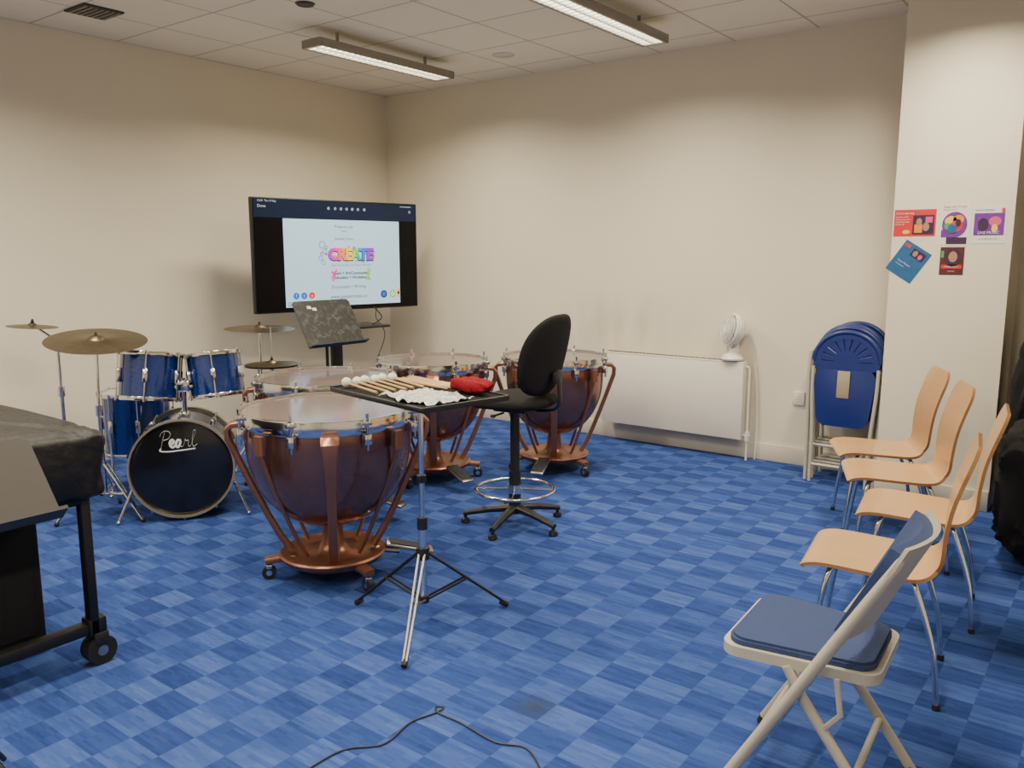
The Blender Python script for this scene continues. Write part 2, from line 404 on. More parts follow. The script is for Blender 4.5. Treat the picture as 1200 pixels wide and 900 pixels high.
for k in range(4):
    a0=k*pi/2
    b.sheet(lambda u,v:(hd@Vector(((.015+.08*u)*math.cos(a0+(v-.5)*1.1),(.015+.08*u)*math.sin(a0+(v-.5)*1.1),.01+.025*(v-.5))),Vector((0,-1,0))),4,5,.002)
ob("fan_blades",b,m_white,f)

b=B();d=(.082,.016,.10);b.box((0,-d[1]/2,0),d,.003);b.mat(1)
for q in ((0,.012),(-.011,-.008),(.011,-.008)): b.box((q[0],-d[1]-.0005,q[1]),(.006,.002,.004))
top(ob("wall_socket",b,[m_white,m_grille],None,loc=(-1.93,Y1,.5)),"white wall socket above the baseboard","socket")
b=B();b.tube(smooth([(-2.27,6.03,.74),(-2.245,6.02,.60),(-2.228,6.02,.3),(-2.222,5.99,.05),(-2.222,5.985,.006)]),.0035,6)
top(ob("fan_cable",b,m_whitepl),"thin white power cable hanging beside radiator","cable")

# ---------------------------------------------------------------- television
tv=thing("television","large black flat screen television on floor stand","television",(-5.46,4.81,0),math.radians(79.4))
W,Hh,zc=1.58,.92,1.53
ob("casing",B().box((0,.025,zc),(W,.05,Hh),.006).box((0,.07,zc-.1),(W*.6,.06,Hh*.5),.02),m_black,tv)
b=B().box((0,-.0015,zc),(W-.02,.003,Hh-.02))
ob("screen",b,m_scr,tv)
def SX(u): return (u-.5)*W
def SZ(v): return zc+Hh*(.5-v)
def TM(u,v,k): return Matrix(((1,0,0,SX(u)),(0,0,-1,-.004-k*.0006),(0,1,0,SZ(v)),(0,0,0,1)))
def rect(b,u0,u1,v0,v1,k):
    vs=[b.bm.verts.new((SX(u),-.004-k*.0006,SZ(v))) for u,v in ((u0,v1),(u1,v1),(u1,v0),(u0,v0))];b._f(vs)
b=B();rect(b,.01,.99,.015,.17,0);b.mat(1);rect(b,.165,.875,.175,.955,0)
b.mat(2)
b.text("12:24  Thu 19 Sep",.022,TM(.03,.03,1),'LEFT');b.text("Done",.032,TM(.03,.075,1),'LEFT')
for i,u in enumerate((.43,.47,.505,.54,.575,.61,.65)):
    b.tube([TM(u,.075,1)@Vector((math.cos(a*pi/4)*.010,math.sin(a*pi/4)*.010,0)) for a in range(8)],.0018,4,closed=True)
    b.tube([TM(u,.075,1)@Vector((-.006,-.006,0)),TM(u,.075,1)@Vector((.008,.01,0))],.0018,4)
b.tube([TM(.95,.08,1)@Vector((math.cos(a*pi/4)*.010,math.sin(a*pi/4)*.010,0)) for a in range(8)],.002,4,closed=True)
rect(b,.885,.96,.03,.035,1)
b.mat(3)
b.text("Prepare a bit",.034,TM(.52,.235,1));b.text("lyrics",.030,TM(.52,.275,1));b.text("Gospel Choirs",.032,TM(.52,.345,1))
b.text("Music Art Literature and Theatre Education",.022,TM(.56,.585,1))
b.text("Music + Art/Communities",.034,TM(.56,.66,1),off=.001);b.text("Education + Workshops",.034,TM(.56,.70,1),off=.001)
b.text("Drumsticks + Writing",.038,TM(.54,.785,1));b.text("www.gospelcreate.co",.042,TM(.54,.875,1));b.text("@MayorsofWork",.042,TM(.27,.925,1))
def disc(b,u,v,r,k,m):
    b.mat(m);vs=[b.bm.verts.new(TM(u,v,k)@Vector((r*math.cos(2*pi*i/20),r*math.sin(2*pi*i/20),0))) for i in range(20)];b._f(vs)
rs=random.Random(9)
for i in range(40):
    a=rs.uniform(0,2*pi);q=rs.uniform(.7,1.15)
    disc(b,.56+.135*q*math.cos(a),.49+.064*q*math.sin(a),rs.uniform(.005,.017),1,rs.choice((11,12,5,11,9,12,6,7)))
b.mat(10).text("CREATE",.134,TM(.5585,.495,2),'CENTER',off=.011,sp=.88,shear=.05)
b.mat(4).text("CREATE",.134,TM(.56,.49,3),'CENTER',off=.007,sp=.88,shear=.05)
for u,m,t_ in ((.225,7,"f"),(.27,7,"t"),(.315,8,"y")):
    disc(b,u,.855,.028,1,m);b.mat(1).text(t_,.04,TM(u,.855,3))
disc(b,.765,.865,.034,1,10);disc(b,.765,.865,.022,2,7);disc(b,.825,.865,.034,1,6);disc(b,.825,.865,.022,2,1)
b.mat(9);rect(b,.853,.873,.82,.90,1);b.mat(3);rect(b,.857,.87,.845,.87,2)
b.mat(5);b.tube([TM(.45,.64,1)@Vector(p) for p in ((-.02,0,0),(0,-.02,0),(.01,-.05,0),(-.01,-.08,0))],.010,5);b.tube([TM(.45,.64,1)@Vector(p) for p in ((.02,.005,0),(0,-.02,0),(-.02,-.06,0))],.009,5);disc(b,.465,.635,.012,1,5)
b.mat(6);b.tube([TM(.665,.64,1)@Vector(p) for p in ((-.02,-.005,0),(0,-.02,0),(.0,-.05,0),(.015,-.08,0))],.009,5);b.tube([TM(.665,.64,1)@Vector(p) for p in ((.02,.01,0),(0,-.02,0),(-.015,-.075,0))],.008,5);disc(b,.665,.625,.012,1,6)
b.mat(3)
for (u,v,rr_) in ((.385,.40,.028),(.40,.46,.020),(.375,.52,.018),(.41,.425,.012),(.38,.48,.012),(.39,.56,.018)):
    b.tube([TM(u,v,1)@Vector((rr_*math.cos(2*pi*i/14),rr_*math.sin(2*pi*i/14),0)) for i in range(14)],.0018,4,closed=True)
ob("screen_display",b,[m_bar,m_slide,m_txw,m_tx,m_rb,m_pk,m_gn,m_bl,m_rd,m_yl,m_nv,m_cy,m_vi],tv,"glowing slide with rainbow lettering",fixn=False)
b=B().box((0,.13,.75),(.10,.05,1.4),.008).box((0,.11,zc-.05),(.45,.05,.35),.008).box((0,.13,.04),(1.0,.10,.06),.012)
b.box((-.42,.06,.03),(.07,.55,.05),.01).box((.42,.06,.03),(.07,.55,.05),.01)
ob("stand",b,m_blackm,tv)
b=B().box((.12,-.05,.93),(.42,.36,.02),.006);b.tube([(.05,.1,.92),(.0,.13,.75)],.012)
ob("shelf",b,m_black,tv)
b=B().tube(smooth([(.30,-.01,1.09),(.36,-.05,1.0),(.28,-.10,.96),(.20,-.15,.945)]),.005,6).tube(smooth([(.36,.02,1.09),(.30,-.05,.99),(.33,-.14,.85),(.25,-.1,.6)]),.004,6)
ob("cable",b,m_black,tv)

# ---------------------------------------------------------------- timpani
def timpani(x,y,R,label,pedal_a):
    va=math.atan2(-y,-x)
    t=thing("timpani",label,"timpani",(x,y,0),va,"set of copper timpani")
    out=[(R*.955,.795),(R*.962,.72),(R*.950,.64),(R*.915,.56),(R*.85,.485),(R*.745,.41),(R*.60,.345),(R*.42,.30),(R*.22,.272),(0,.262)]
    b=B();b.lathe(smooth2(out),64)
    b.lathe([(max(0,r-.006),z+.006) for r,z in smooth2(out)],64)
    ob("bowl",b,m_copper,t)
    ob("drumhead",B().lathe([(R*.985,.826),(R*.6,.8265),(0,.827)],56),m_head,t,"translucent skin")
    b=B();b.lathe([(R*.985,.838),(R*1.015,.838),(R*1.02,.83),(R*1.02,.800),(R*.995,.795),(R*.985,.838)],64)
    ob("counterhoop",b,m_chrome,t)
    ob("rim_collar",B().lathe([(R*.985,.80),(R*.99,.776),(R*.975,.766),(R*.955,.768),(R*.95,.80)],64),m_chrome,t)
    nb=8
    b=B().cyl((R+.018,0,.845),(R+.018,0,.70),.007,8).cyl((R+.018,0,.845),(R+.018,0,.866),.009,6).box((R+.014,0,.825),(.044,.034,.024),.004).box((R+.012,0,.75),(.035,.035,.05),.006)
    first=ob("tension_rod",b,m_chrome,t);first.rotation_euler=(0,0,pi/8)
    for i in range(1,nb): dup(first,t,rot=(0,0,pi/8+2*pi*i/nb))
    k0=R+.056;z0=.70
    def ln(z): return .195+(k0-.195)*max(0.,(z-.135)/(z0-.135))**.85
    pts=[(R-.02,0,.770),(R+.038,0,.766),(R+.058,0,.745)]+[(ln(z),0,z) for z in (.70,.62,.52,.42,.32,.22,.135)]
    wd=[.075,.080,.078,.064,.050,.044,.042,.042,.044,.050]
    s0=ob("strut",B().bar(pts,wd,.026,(0,1,0)),m_strut,t)
    for i in range(1,4): dup(s0,t,rot=(0,0,i*pi/2))
    b=B().lathe([(0,.070),(.19,.070),(.238,.095),(.256,.122),(.247,.130),(.20,.112),(.11,.114),(.075,.135),(.055,.17),(.045,.27),(0,.27)],48)
    pa=pedal_a-va
    for i in range(3):
        a=i*2*pi/3+pa+pi/3
        c,s=math.cos(a),math.sin(a)
        b.bar([(c*.18,s*.18,.10),(c*.26,s*.26,.10),(c*.32,s*.32,.092)],[.065,.055,.05],.03,(-s,c,0))
    ob("base",b,m_strut,t)
    for i in range(3):
        a=i*2*pi/3+pa+pi/3;c,s=math.cos(a)*.305,math.sin(a)*.305
        b=B().cyl((c,s,.10),(c,s,.06),.012,10)
        d=Vector((-math.sin(a),math.cos(a),0))*.014
        p=Vector((c,s,.033));b.cyl(p-d,p+d,.033,20);b.mat(1).cyl(p-d*1.25,p+d*1.25,.014,12).box((c,s,.062),(.03,.03,.02),.004)
        ob("caster",b,[m_rubber,m_chrome],t)
    c,s=math.cos(pa),math.sin(pa)
    mt=Matrix.Rotation(pa,3,'Z')@Matrix.Rotation(math.radians(14),3,'Y')
    b=B().box((c*.37,s*.37,.11),(.24,.09,.018),.008,mt);b.tube([(c*.2,s*.2,.11),(c*.32,s*.32,.09)],.016,8);b.mat(1).box((c*.37,s*.37,.121),(.20,.075,.006),.002,mt)
    ob("pedal",b,[m_steel,m_rubber],t)
    for i in range(4):
        a=i*pi/2+pi/4;c,s=math.cos(a),math.sin(a)
        b=B().tube([(c*q,s*q,z) for q,z in [(R+.018,.745),(R+.018,.69)]+[(ln(z)-.03,z) for z in (.62,.52,.42,.32,.22,.14)]],.010,8)
        b.bar([(c*(R+.02),s*(R+.02),.765),(c*(R+.02),s*(R+.02),.68)],.045,.024,(-s,c,0))
        ob("pull_rod",b,m_strut,t)
    return t
timpani(-3.03,2.56,.405,"largest copper timpani with chrome rim beside percussion table",math.radians(50))
timpani(-3.80,3.20,.405,"large copper timpani with grey translucent head near music stand",math.radians(20))
timpani(-3.83,4.16,.375,"medium copper timpani with angular struts before television",math.radians(-20))
timpani(-3.30,4.87,.365,"copper timpani with angular struts behind the drafting stool",math.radians(-70))

# ---------------------------------------------------------------- percussion table
ct=(-2.29,2.41);rzt=-.19
t=thing("percussion_table","black tray table on chrome pole and tripod","table",(ct[0],ct[1],0),rzt)
def loc2(wx,wy,c=ct,rz=rzt):
    dx,dy=wx-c[0],wy-c[1];return (dx*math.cos(-rz)-dy*math.sin(-rz),dx*math.sin(-rz)+dy*math.cos(-rz))
ZT=.985
b=B().box((-.02,.0,ZT),(.66,.42,.016),.004)
b.box((-.345,.0,ZT+.007),(.012,.42,.022),.004).box((.305,.0,ZT+.007),(.012,.42,.014),.004).box((-.02,.205,ZT+.007),(.66,.012,.018),.004).box((-.02,-.205,ZT+.004),(.66,.012,.016),.004)
b.mat(1).box((-.02,.0,ZT+.0085),(.63,.40,.003))
ob("tray",b,[m_black,m_fabric],t)
TZ=ZT+.0115
b=B().cyl((0,0,.30),(0,0,ZT-.01),.0125,16);b.cyl((0,0,.10),(0,0,.45),.016,16)
b.mat(1).cyl((0,0,ZT-.03),(0,0,ZT-.005),.05,20).cyl((0,0,.42),(0,0,.47),.022,16).cyl((0,0,.29),(0,0,.34),.028,16).cyl((0,0,.62),(0,0,.65),.02,16).cyl((0,0,.10),(0,0,.13),.024,16)
ob("pole",b,[m_chrome,m_black],t)
for wx,wy in ((-2.09,2.09),(-2.65,2.37),(-2.12,2.75)):
    lx,ly=loc2(wx,wy);v=Vector((lx,ly,0)).normalized();q=Vector((-v.y,v.x,0))*.012
    b=B()
    for sg in (-1,1):
        b.tube([v*.02+q*sg+Vector((0,0,.315)),Vector((lx,ly,.025))+q*sg*.5],.0055,8)
        b.tube([v*.02+q*sg+Vector((0,0,.115)),v*.2+q*sg+Vector((0,0,.175))],.005,8)
    b.mat(1).tube([Vector((lx,ly,.03))-v*.02,Vector((lx,ly,.012))+v*.012],.0125,12)
    ob("tripod_leg",b,[m_blackm if (wx,wy)!=(-2.09,2.09) else m_steel,m_rubber],t)
def tw(lx,ly,z): 
    return (ct[0]+lx*math.cos(rzt)-ly*math.sin(rzt),ct[1]+lx*math.sin(rzt)+ly*math.cos(rzt),z)
for i in range(6):
    b=B();ln_=.22
    b.cyl((0,0,.020),(ln_,0,.008),.005,8,.006);b.mat(1)
    b.sph((-.01,0,.0225),(.024,.0205,.0215),16,lambda p:p*(1+.05*noise.noise(p*90)))
    o=ob("mallet",b,[m_stick,m_felt],None,loc=tw(-.28+.012*(i%2),-.165+.044*i,TZ));o.rotation_euler=(0,0,rzt)
    top(o,"timpani mallet with white felt head on table","mallet","mallets on the percussion table")
for i in range(4):
    b=B();b.tube([(0,0,0),(.03,0,0),(.29,0,0),(.345,0,0),(.355,0,0),(.37,0,0)],[.0065,.0075,.0075,.0035,.005,.002],10)
    o=ob("drumstick",b,m_stick,None,loc=tw(-.32+.01*(i%3),.103+.027*i,TZ+.0075));o.rotation_euler=(0,0,rzt)
    top(o,"plain wooden drumstick lying on table","drumstick","drumsticks on the percussion table")
def pouch(p):
    n=noise.noise(p*22)+.6*noise.noise(p*55)
    q=p*(1+.16*n)
    if p.z>0: q.z-=.012*math.exp(-(p.y/.018)**2)
    return q
b=B().sph((0,0,.030),(.095,.048,.027),48,pouch,pw=.5)
o=ob("red_pouch",b,m_red,None,loc=tw(.165,.135,TZ+.004));o.rotation_euler=(0,0,rzt);top(o,"soft creased red fabric pouch on the percussion table","pouch")
b=B()
def pf(u,v):
    p=Vector(((u-.5)*.31,(v-.5)*.24*(1-.15*math.sin(u*9)),.003));n=noise.noise(p*16)+.6*noise.noise(p*45);p.z+=.020*abs(n);p.x+=.008*noise.noise(p*30+Vector((3,1,2)));return p,Vector((0,0,1))
b.sheet(pf,54,34,.0015)
o=ob("plastic_bag",b,m_film,None,loc=tw(.135,-.065,TZ));o.rotation_euler=(0,0,rzt);top(o,"crinkled pale plastic bag lying flat on table","plastic bag")

# ---------------------------------------------------------------- drum kit
def drum(parent,name,r,d,mtx,nl,hm,fm=None,hoopm=None,label=None):
    e=parent if name is None else sub(name,parent)
    if label: e["label"]=label
    ob("shell",B().lathe([(r,-d/2),(r,d/2)],48,mtx).lathe([(r-.006,d/2),(r-.006,-d/2)],48,mtx),m_blue,e)
    for sg in (-1,1):
        w=.024 if hoopm is None else .045
        z=sg*(d/2)
        prof=[(r+.002,z-w*.4*sg),(r+.014,z-w*.4*sg),(r+.016,z),(r+.014,z+w*.6*sg),(r+.004,z+w*.6*sg),(r+.002,z-w*.4*sg)]
        ob("hoop",B().lathe(prof,48,mtx),hoopm or m_chrome,e)
        ob("drumhead",B().lathe([(0,z+.006*sg),(r*.93,z+.006*sg),(r+.002,z)],48,mtx),hm if sg>0 else (fm or hm),e)
    b=B().box((r+.013,0,0),(.026,.030,.085 if d>.25 else .07),.008).cyl((r+.02,0,-d/2-.002),(r+.02,0,d/2+.002),.0042,6).cyl((r+.02,0,d/2-.01),(r+.02,0,d/2+.02),.007,6).cyl((r+.02,0,-d/2+.01),(r+.02,0,-d/2-.02),.007,6)
    first=ob("lug",b,m_chrome,e);first.matrix_local=mtx
    for i in range(1,nl):
        c=dup(first,e);c.matrix_local=mtx@Matrix.Rotation(2*pi*i/nl,4,'Z')
    return e
bd=thing("bass_drum","blue bass drum with black front head and two toms","drum",(-4.35,2.57,0),math.radians(-37))
mt=T(-.23,0,.31)@Matrix.Rotation(pi/2,4,'Y')
drum(bd,None,.280,.40,mt,10,m_bhead,m_whead,m_hoop)
S=.093;oy,oz=-.115,.438
strokes=[[(.10,-.02),(.17,.35),(.26,.72),(.34,1.0)],[(.06,.74),(.14,.95),(.36,1.08),(.60,1.02),(.66,.82),(.52,.58),(.24,.50)],
 [(.62,.20),(.78,.26),(.84,.42),(.74,.50),(.62,.34),(.66,.10),(.80,.02),(.96,.16)],
 [(1.26,.42),(1.10,.48),(.98,.28),(1.00,.07),(1.12,.04),(1.26,.38)],[(1.28,.48),(1.24,.14),(1.32,.03),(1.44,.18)],
 [(1.44,.18),(1.52,.52),(1.56,.40),(1.70,.42),(1.68,.12),(1.78,.03),(1.88,.20)],
 [(1.88,.20),(2.02,.62),(2.14,.98),(2.04,1.04),(1.94,.6),(1.94,.12),(2.04,.03),(2.20,.16)],
 [(.10,-.02),(.04,-.18),(.5,-.24),(1.2,-.20),(2.1,-.12)]]
b=B()
for k,st_ in enumerate(strokes):
    b.tube(smooth([(-.0185,oy+x*S+.02*y*S,oz+y*S) for x,y in st_],4),.0080 if k<2 else (.0066 if k<7 else .004),8,flat=.12)
ob("lettering",b,m_letter,bd,"white script lettering")
for sg in (-1,1):
    ob("spur",B().cyl((-.1,sg*.27,.22),(-.02,sg*.36,.012),.008,10).sph((-.02,sg*.36,.012),(.012,.012,.012),10),m_chrome,bd)
b=B().cyl((-.2,.015,.57),(-.2,.015,.82),.016,12).box((-.2,.015,.59),(.07,.06,.05),.008).tube([(-.2,.015,.76),(-.2,-.06,.77)],.013,8).tube([(-.2,.015,.76),(-.2,.09,.77)],.013,8).box((-.2,.015,.77),(.06,.08,.07),.012)
ob("tom_mount",b,m_chrome,bd)
drum(bd,"tom_drum",.170,.26,T(-.28,-.175,.825)@Matrix.Rotation(math.radians(-9),4,'Y')@Matrix.Rotation(math.radians(-5),4,'X'),6,m_whead)
drum(bd,"tom_drum",.155,.245,T(-.28,.195,.82)@Matrix.Rotation(math.radians(-9),4,'Y')@Matrix.Rotation(math.radians(5),4,'X'),6,m_whead)
ft=thing("floor_tom","blue floor tom standing on three chrome legs","drum",(-5.2,2.78,0),.3)
drum(ft,None,.205,.38,T(0,0,.46),8,m_whead)
for i in range(3):
    a=2*pi*i/3+.5;c,s=math.cos(a),math.sin(a)
    ob("leg",B().tube([(c*.225,s*.225,.55),(c*.225,s*.225,.1),(c*.25,s*.25,.012)],.006,8).sph((c*.25,s*.25,.013),(.012,.012,.013),10),m_chrome,ft)

def cym(r,mtx,b):
    b.lathe([(0,.018*r/.25+.004),(r*.10,.015*r/.25+.003),(r*.17,.005),(r*.2,.0),(r*.6,-.005),(r,-.012),(r*.6,-.0068),(r*.2,-.0025),(r*.1,.012),(0,.014)],48,mtx)
def cstand(x,y,h,label,r=.25,off=(0,0),tilt=(0,0),boom=0,second=None,name="cymbal_stand",rz=0,fr=.27):
    t=thing(name,label,"cymbal stand",(x,y,0),rz,"cymbal stands of the drum kit")
    b=B().cyl((0,0,.14),(0,0,h*.62),.013,14)
    if boom:
        b.cyl((0,0,h*.6),(0,0,h-.12),.010,12).tube([(-off[0]*.35,-off[1]*.35,h-.14),(off[0],off[1],h)],.008,10).sph((0,0,h-.115),(.024,.024,.024),12)
    else: b.cyl((0,0,h*.6),(off[0],off[1],h+.025),.008,12)
    b.cyl((0,0,h*.58),(0,0,h*.64),.022,12).cyl((0,0,.30),(0,0,.34),.024,12)
    ob("pole",b,m_chrome,t)
    for i in range(3):
        a=2*pi*i/3+.3;v=Vector((math.cos(a),math.sin(a),0))
        b=B()
        q=Vector((-v.y,v.x,0))*.012
        for sg in (-1,1):
            b.tube([v*.016+q*sg+Vector((0,0,.33)),v*fr+q*sg*.5+Vector((0,0,.02))],.006,8).tube([v*.012+q*sg+Vector((0,0,.15)),v*fr*.55+q*sg+Vector((0,0,.16))],.004,8)
        b.mat(1).sph(v*fr+Vector((0,0,.014)),(.015,.015,.014),10)
        ob("tripod_leg",b,[m_chrome,m_rubber],t)
    mt=T(off[0],off[1],h)@Matrix.Rotation(tilt[0],4,'X')@Matrix.Rotation(tilt[1],4,'Y')
    b=B();cym(r,mt,b);ob("cymbal",b,m_brass,t)
    if second:
        b=B();cym(r,mt@T(0,0,-.035)@Matrix.Rotation(pi,4,'X'),b);ob("cymbal",b,m_brass,t)
    b=B().lathe([(0,.038),(.006,.038),(.006,.030),(.010,.026),(.010,.012),(0,.012)],12,mt);ob("wing_nut",b,m_blackm,t)
    return t
cstand(-4.78,2.33,1.06,"chrome stand with large bronze ride cymbal",.275,(-.03,.03),(math.radians(4),math.radians(10)))
cstand(-5.50,2.45,1.10,"chrome boom stand with bronze crash cymbal",.15,(-.12,-.09),(math.radians(-3),math.radians(3)),boom=1)
cstand(-5.0,3.62,1.03,"chrome stand with thin bronze crash cymbal",.245,(0,0),(0,math.radians(2)))
hh=cstand(-4.66,3.46,.82,"hi-hat stand with a pair of bronze cymbals",.18,(0,0),(0,0),second=True,name="hi_hat_stand",fr=.22)
ob("pull_rod",B().cyl((0,0,.82),(0,0,1.06),.003,8),m_chrome,hh)

# ---------------------------------------------------------------- music stands
def mstand(x,y,rz,label,zb,W,Hm,tilt,mat):
    t=thing("music_stand",label,"music stand",(x,y,0),rz)
    up=Vector((-math.sin(tilt),0,math.cos(tilt)));nrm=Vector((math.cos(tilt),0,math.sin(tilt)))
    mt=Matrix(((0,up.x,nrm.x,0),(1,0,0,0),(0,up.z,nrm.z,zb),(0,0,0,1)))
    w=W/2;o=[(-w,0),(w,0),(w,Hm-.02),(w-.02,Hm),(-w+.02,Hm),(-w,Hm-.02)]
    b=B().plate(o,.004,mt)
    b.plate([(-w,0),(w,0),(w,.004),(-w,.004)],.05,mt)
    b.plate([(-w,0),(w,0),(w,.010),(-w,.010)],.004,mt@T(0,0,.048))
    ob("desk",b,mat,t)
    c=mt@Vector((0,Hm*.42,-.03))
    b=B().cyl((c.x-.02,0,.30),(c.x-.02,0,c.z-.05),.011,14).cyl((c.x-.02,0,.12),(c.x-.02,0,.62),.016,14).tube([(c.x-.02,0,c.z-.07),tuple(c)],.016,10)
    b.plate([(-.06,Hm*.3),(.06,Hm*.3),(.06,Hm*.55),(-.06,Hm*.55)],.028,mt@T(0,0,-.03))
    ob("pole",b,m_blackm,t)
    for i in range(3):
        a=2*pi*i/3+.4;v=Vector((math.cos(a),math.sin(a),0));k=Vector((c.x-.02,0,0))
        b=B().tube(smooth([k+v*.012+Vector((0,0,.32)),k+v*.15+Vector((0,0,.17)),k+v*.30+Vector((0,0,.012))]),.008,8)
        ob("tripod_leg",b,m_blackm,t)
    return t,mt
ms,mt=mstand(-4.36,3.79,0,"black scuffed music stand desk behind timpani",.925,.50,.35,math.radians(30),m_board)
for q in ((-.14,.29),(-.10,.275)):
    ob("sticker",B().plate([(q[0],q[1]),(q[0]+.035,q[1]-.003),(q[0]+.033,q[1]+.02),(q[0],q[1]+.02)],.001,mt@T(0,0,.0042)),m_whitepl,ms,"small white sticker")
b=B()
for i in range(12):
    p0=Vector((random.uniform(-.2,.1),random.uniform(.06,.24),.0042))
    b.tube([mt@(p0+Vector((k*.015,.012*math.sin(k*1.7+i),0))) for k in range(5)],.0010,4)
ob("chalk_scribbles",b,m_scrib,ms,"faint scribble marks")
mstand(-2.30,.74,0,"taupe metal music stand desk beside covered instrument",.835,.52,.27,math.radians(42),m_taupe)

# ---------------------------------------------------------------- drafting stool
st=thing("drafting_stool","black drafting chair with chrome foot ring","stool",(-2.77,3.69,0),math.radians(190))
for i in range(5):
    a=2*pi*i/5+.35;c,s=math.cos(a),math.sin(a)
    ob("base_leg",B().tube([(c*.03,s*.03,.10),(c*.15,s*.15,.085),(c*.30,s*.30,.055)],[.024,.020,.015],10,flat=1.1),m_black,st)
    ob("glide",B().lathe([(0,0),(.022,0),(.026,.008),(.022,.025),(.010,.03),(.008,.055),(0,.055)],16,T(c*.29,s*.29,0)),m_black,st)
b=B().cyl((0,0,.07),(0,0,.32),.035,20).cyl((0,0,.3),(0,0,.68),.027,20).box((0,0,.685),(.2,.16,.03),.008)
ob("column",b,m_black,st)
b=B().tube([Vector(p) for p in circ(.225,.21,48)],.010,10,closed=True)
for i in range(4):
    a=i*pi/2+.4;b.cyl((math.cos(a)*.03,math.sin(a)*.03,.21),(math.cos(a)*.222,math.sin(a)*.222,.21),.006,8)
b.cyl((0,0,.19),(0,0,.24),.042,20)
ob("foot_ring",b,m_chrome,st,"chrome foot ring")
ob("seat",B().sph((.0,0,.735),(.235,.235,.043),40,lambda p:Vector((p.x,p.y,p.z-.02*(p.x/.22)**2*(1 if p.x>0 else 0))),pw=.75),m_fabric,st)
b=B().tube(smooth([(-.05,0,.69),(-.20,0,.685),(-.27,0,.72),(-.275,0,.82),(-.26,0,.92)]),.022,10,flat=.4,up=(0,1,0)).box((-.26,0,.88),(.03,.10,.07),.008)
ob("back_bracket",b,m_black,st)
def bk(p):
    z=p.z/.225;w=1-.14*max(0,z)**2-.05*max(0,-z)
    q=Vector((p.x,p.y*w,p.z));q.x+= .75*q.y*q.y - .065*z*.5 - .02*z;return q
ob("backrest",B().sph((-.225,0,1.0),(.042,.275,.225),40,bk,pw=.72),m_fabric,st)
b=B().cyl((0,.14,.68),(.02,.22,.675),.006,8).sph((.02,.225,.675),(.018,.012,.01),10)
ob("lever",b,m_black,st)

# ---------------------------------------------------------------- wooden chairs
def wchair(x,y,rz,label):
    t=thing("wooden_chair",label,"chair",(x,y,0),rz,"row of beech plywood chairs")
    prof=smooth([(.235,0,.425),(.215,0,.442),(.15,0,.452),(0,0,.446),(-.12,0,.442),(-.175,0,.450),(-.205,0,.478),(-.218,0,.52),(-.222,0,.60),(-.235,0,.70),(-.262,0,.80),(-.300,0,.915)],3)
    ncut=18
    def mk(P,wf,b):
        n=len(P)-1
        def fn(u,v):
            f=u*n;i=min(int(f),n-1);p=P[i].lerp(P[i+1],f-i);d=(P[min(i+1,n)]-P[i]).normalized()
            nr=Vector((d.z,0,-d.x))
            w=wf(u);q=p.copy();q.y=(v-.5)*w;return q,nr
        b.sheet(fn,n*2,8,.013)
    b=B();b.edge=1
    def ws(u): 
        return (.40+.02*math.sin(pi*min(1,u*1.2)))*(1 if u>.08 else (.90+.1*math.sin(u/.08*pi/2)))*(1-.21*max(0,(u-.6)/.4)**1.6)
    mk(prof[:ncut+1],ws,b);ob("seat",b,[m_wood,m_woodedge],t)
    b=B();b.edge=1
    def wb(u):
        base=.322+.068*math.sin(pi/2*min(1,u/.7))
        if u>.86: base*=math.sqrt(max(0.0,1-((u-.86)/.14)**2*.5))
        return base
    mk(prof[ncut:],wb,b);ob("backrest",b,[m_wood,m_woodedge],t)
    for sx in (-1,1):
        for sy in (-1,1):
            xf=.195 if sx>0 else -.235
            pts=smooth([(.07*sx,.05*sy,.424),(.12*sx,.12*sy,.425),(.145*sx,.165*sy,.40),(xf*.9,.19*sy,.2),(xf,.205*sy,.012)],4)
            b=B().tube(pts,.0105,10);b.mat(1).cyl((xf,.205*sy,.0),(xf,.205*sy,.02),.013,10)
            ob("leg",b,[m_chrome,m_rubber],t)
    ob("seat_plate",B().box((0,0,.43),(.2,.16,.01),.003),m_steel,t)
    return t
wchair(-.69,3.15,math.radians(188),"beech plywood chair with chrome legs beside folding chair")
wchair(-.69,3.88,math.radians(188),"beech plywood stacking chair with slim chrome legs")
wchair(-.92,4.46,math.radians(200),"beech plywood stacking chair angled on blue carpet")
wchair(-1.12,4.97,math.radians(204),"beech plywood chair beside the white column")

# ---------------------------------------------------------------- blue upholstered folding chair
fc=thing("folding_chair","blue padded folding chair with cream metal frame","chair",(-.66,2.35,0),math.radians(183))
for sy in (-1,1):
    y=.210*sy
    fp=smooth([(-.235,y*.93,.79),(-.205,y*.97,.735),(-.045,y,.45),(.098,y,.20),(.205,y,.012)])
    n_=len(fp);rad=[.0105+.0065*min(1,i/(n_*.4)) for i in range(n_)]
    ob("front_leg",B().tube(fp,rad,12,flat=.9),m_grey,fc)
    ob("rear_leg",B().tube([(.035,y*.87,.425),(-.01,y*.87,.345),(-.255,y*.87,.012)],.0155,12,flat=.9),m_grey,fc)
    ob("hinge_link",B().tube([(-.10,y*.93,.43),(-.115,y*.93,.33),(-.07,y*.9,.27)],.008,8,flat=.6),m_grey,fc)
    for q in ((.199,y,.207),(-.241,y*.87,-.256)):
        ob("foot",B().cyl((q[0],q[1],.022),(q[2],q[1],.0),.018,12),m_rubber,fc)
ob("cross_bar",B().cyl((.125,-.2,.155),(.125,.2,.155),.010,10),m_grey,fc)
ob("cross_bar",B().cyl((-.155,-.18,.15),(-.155,.18,.15),.010,10),m_grey,fc)
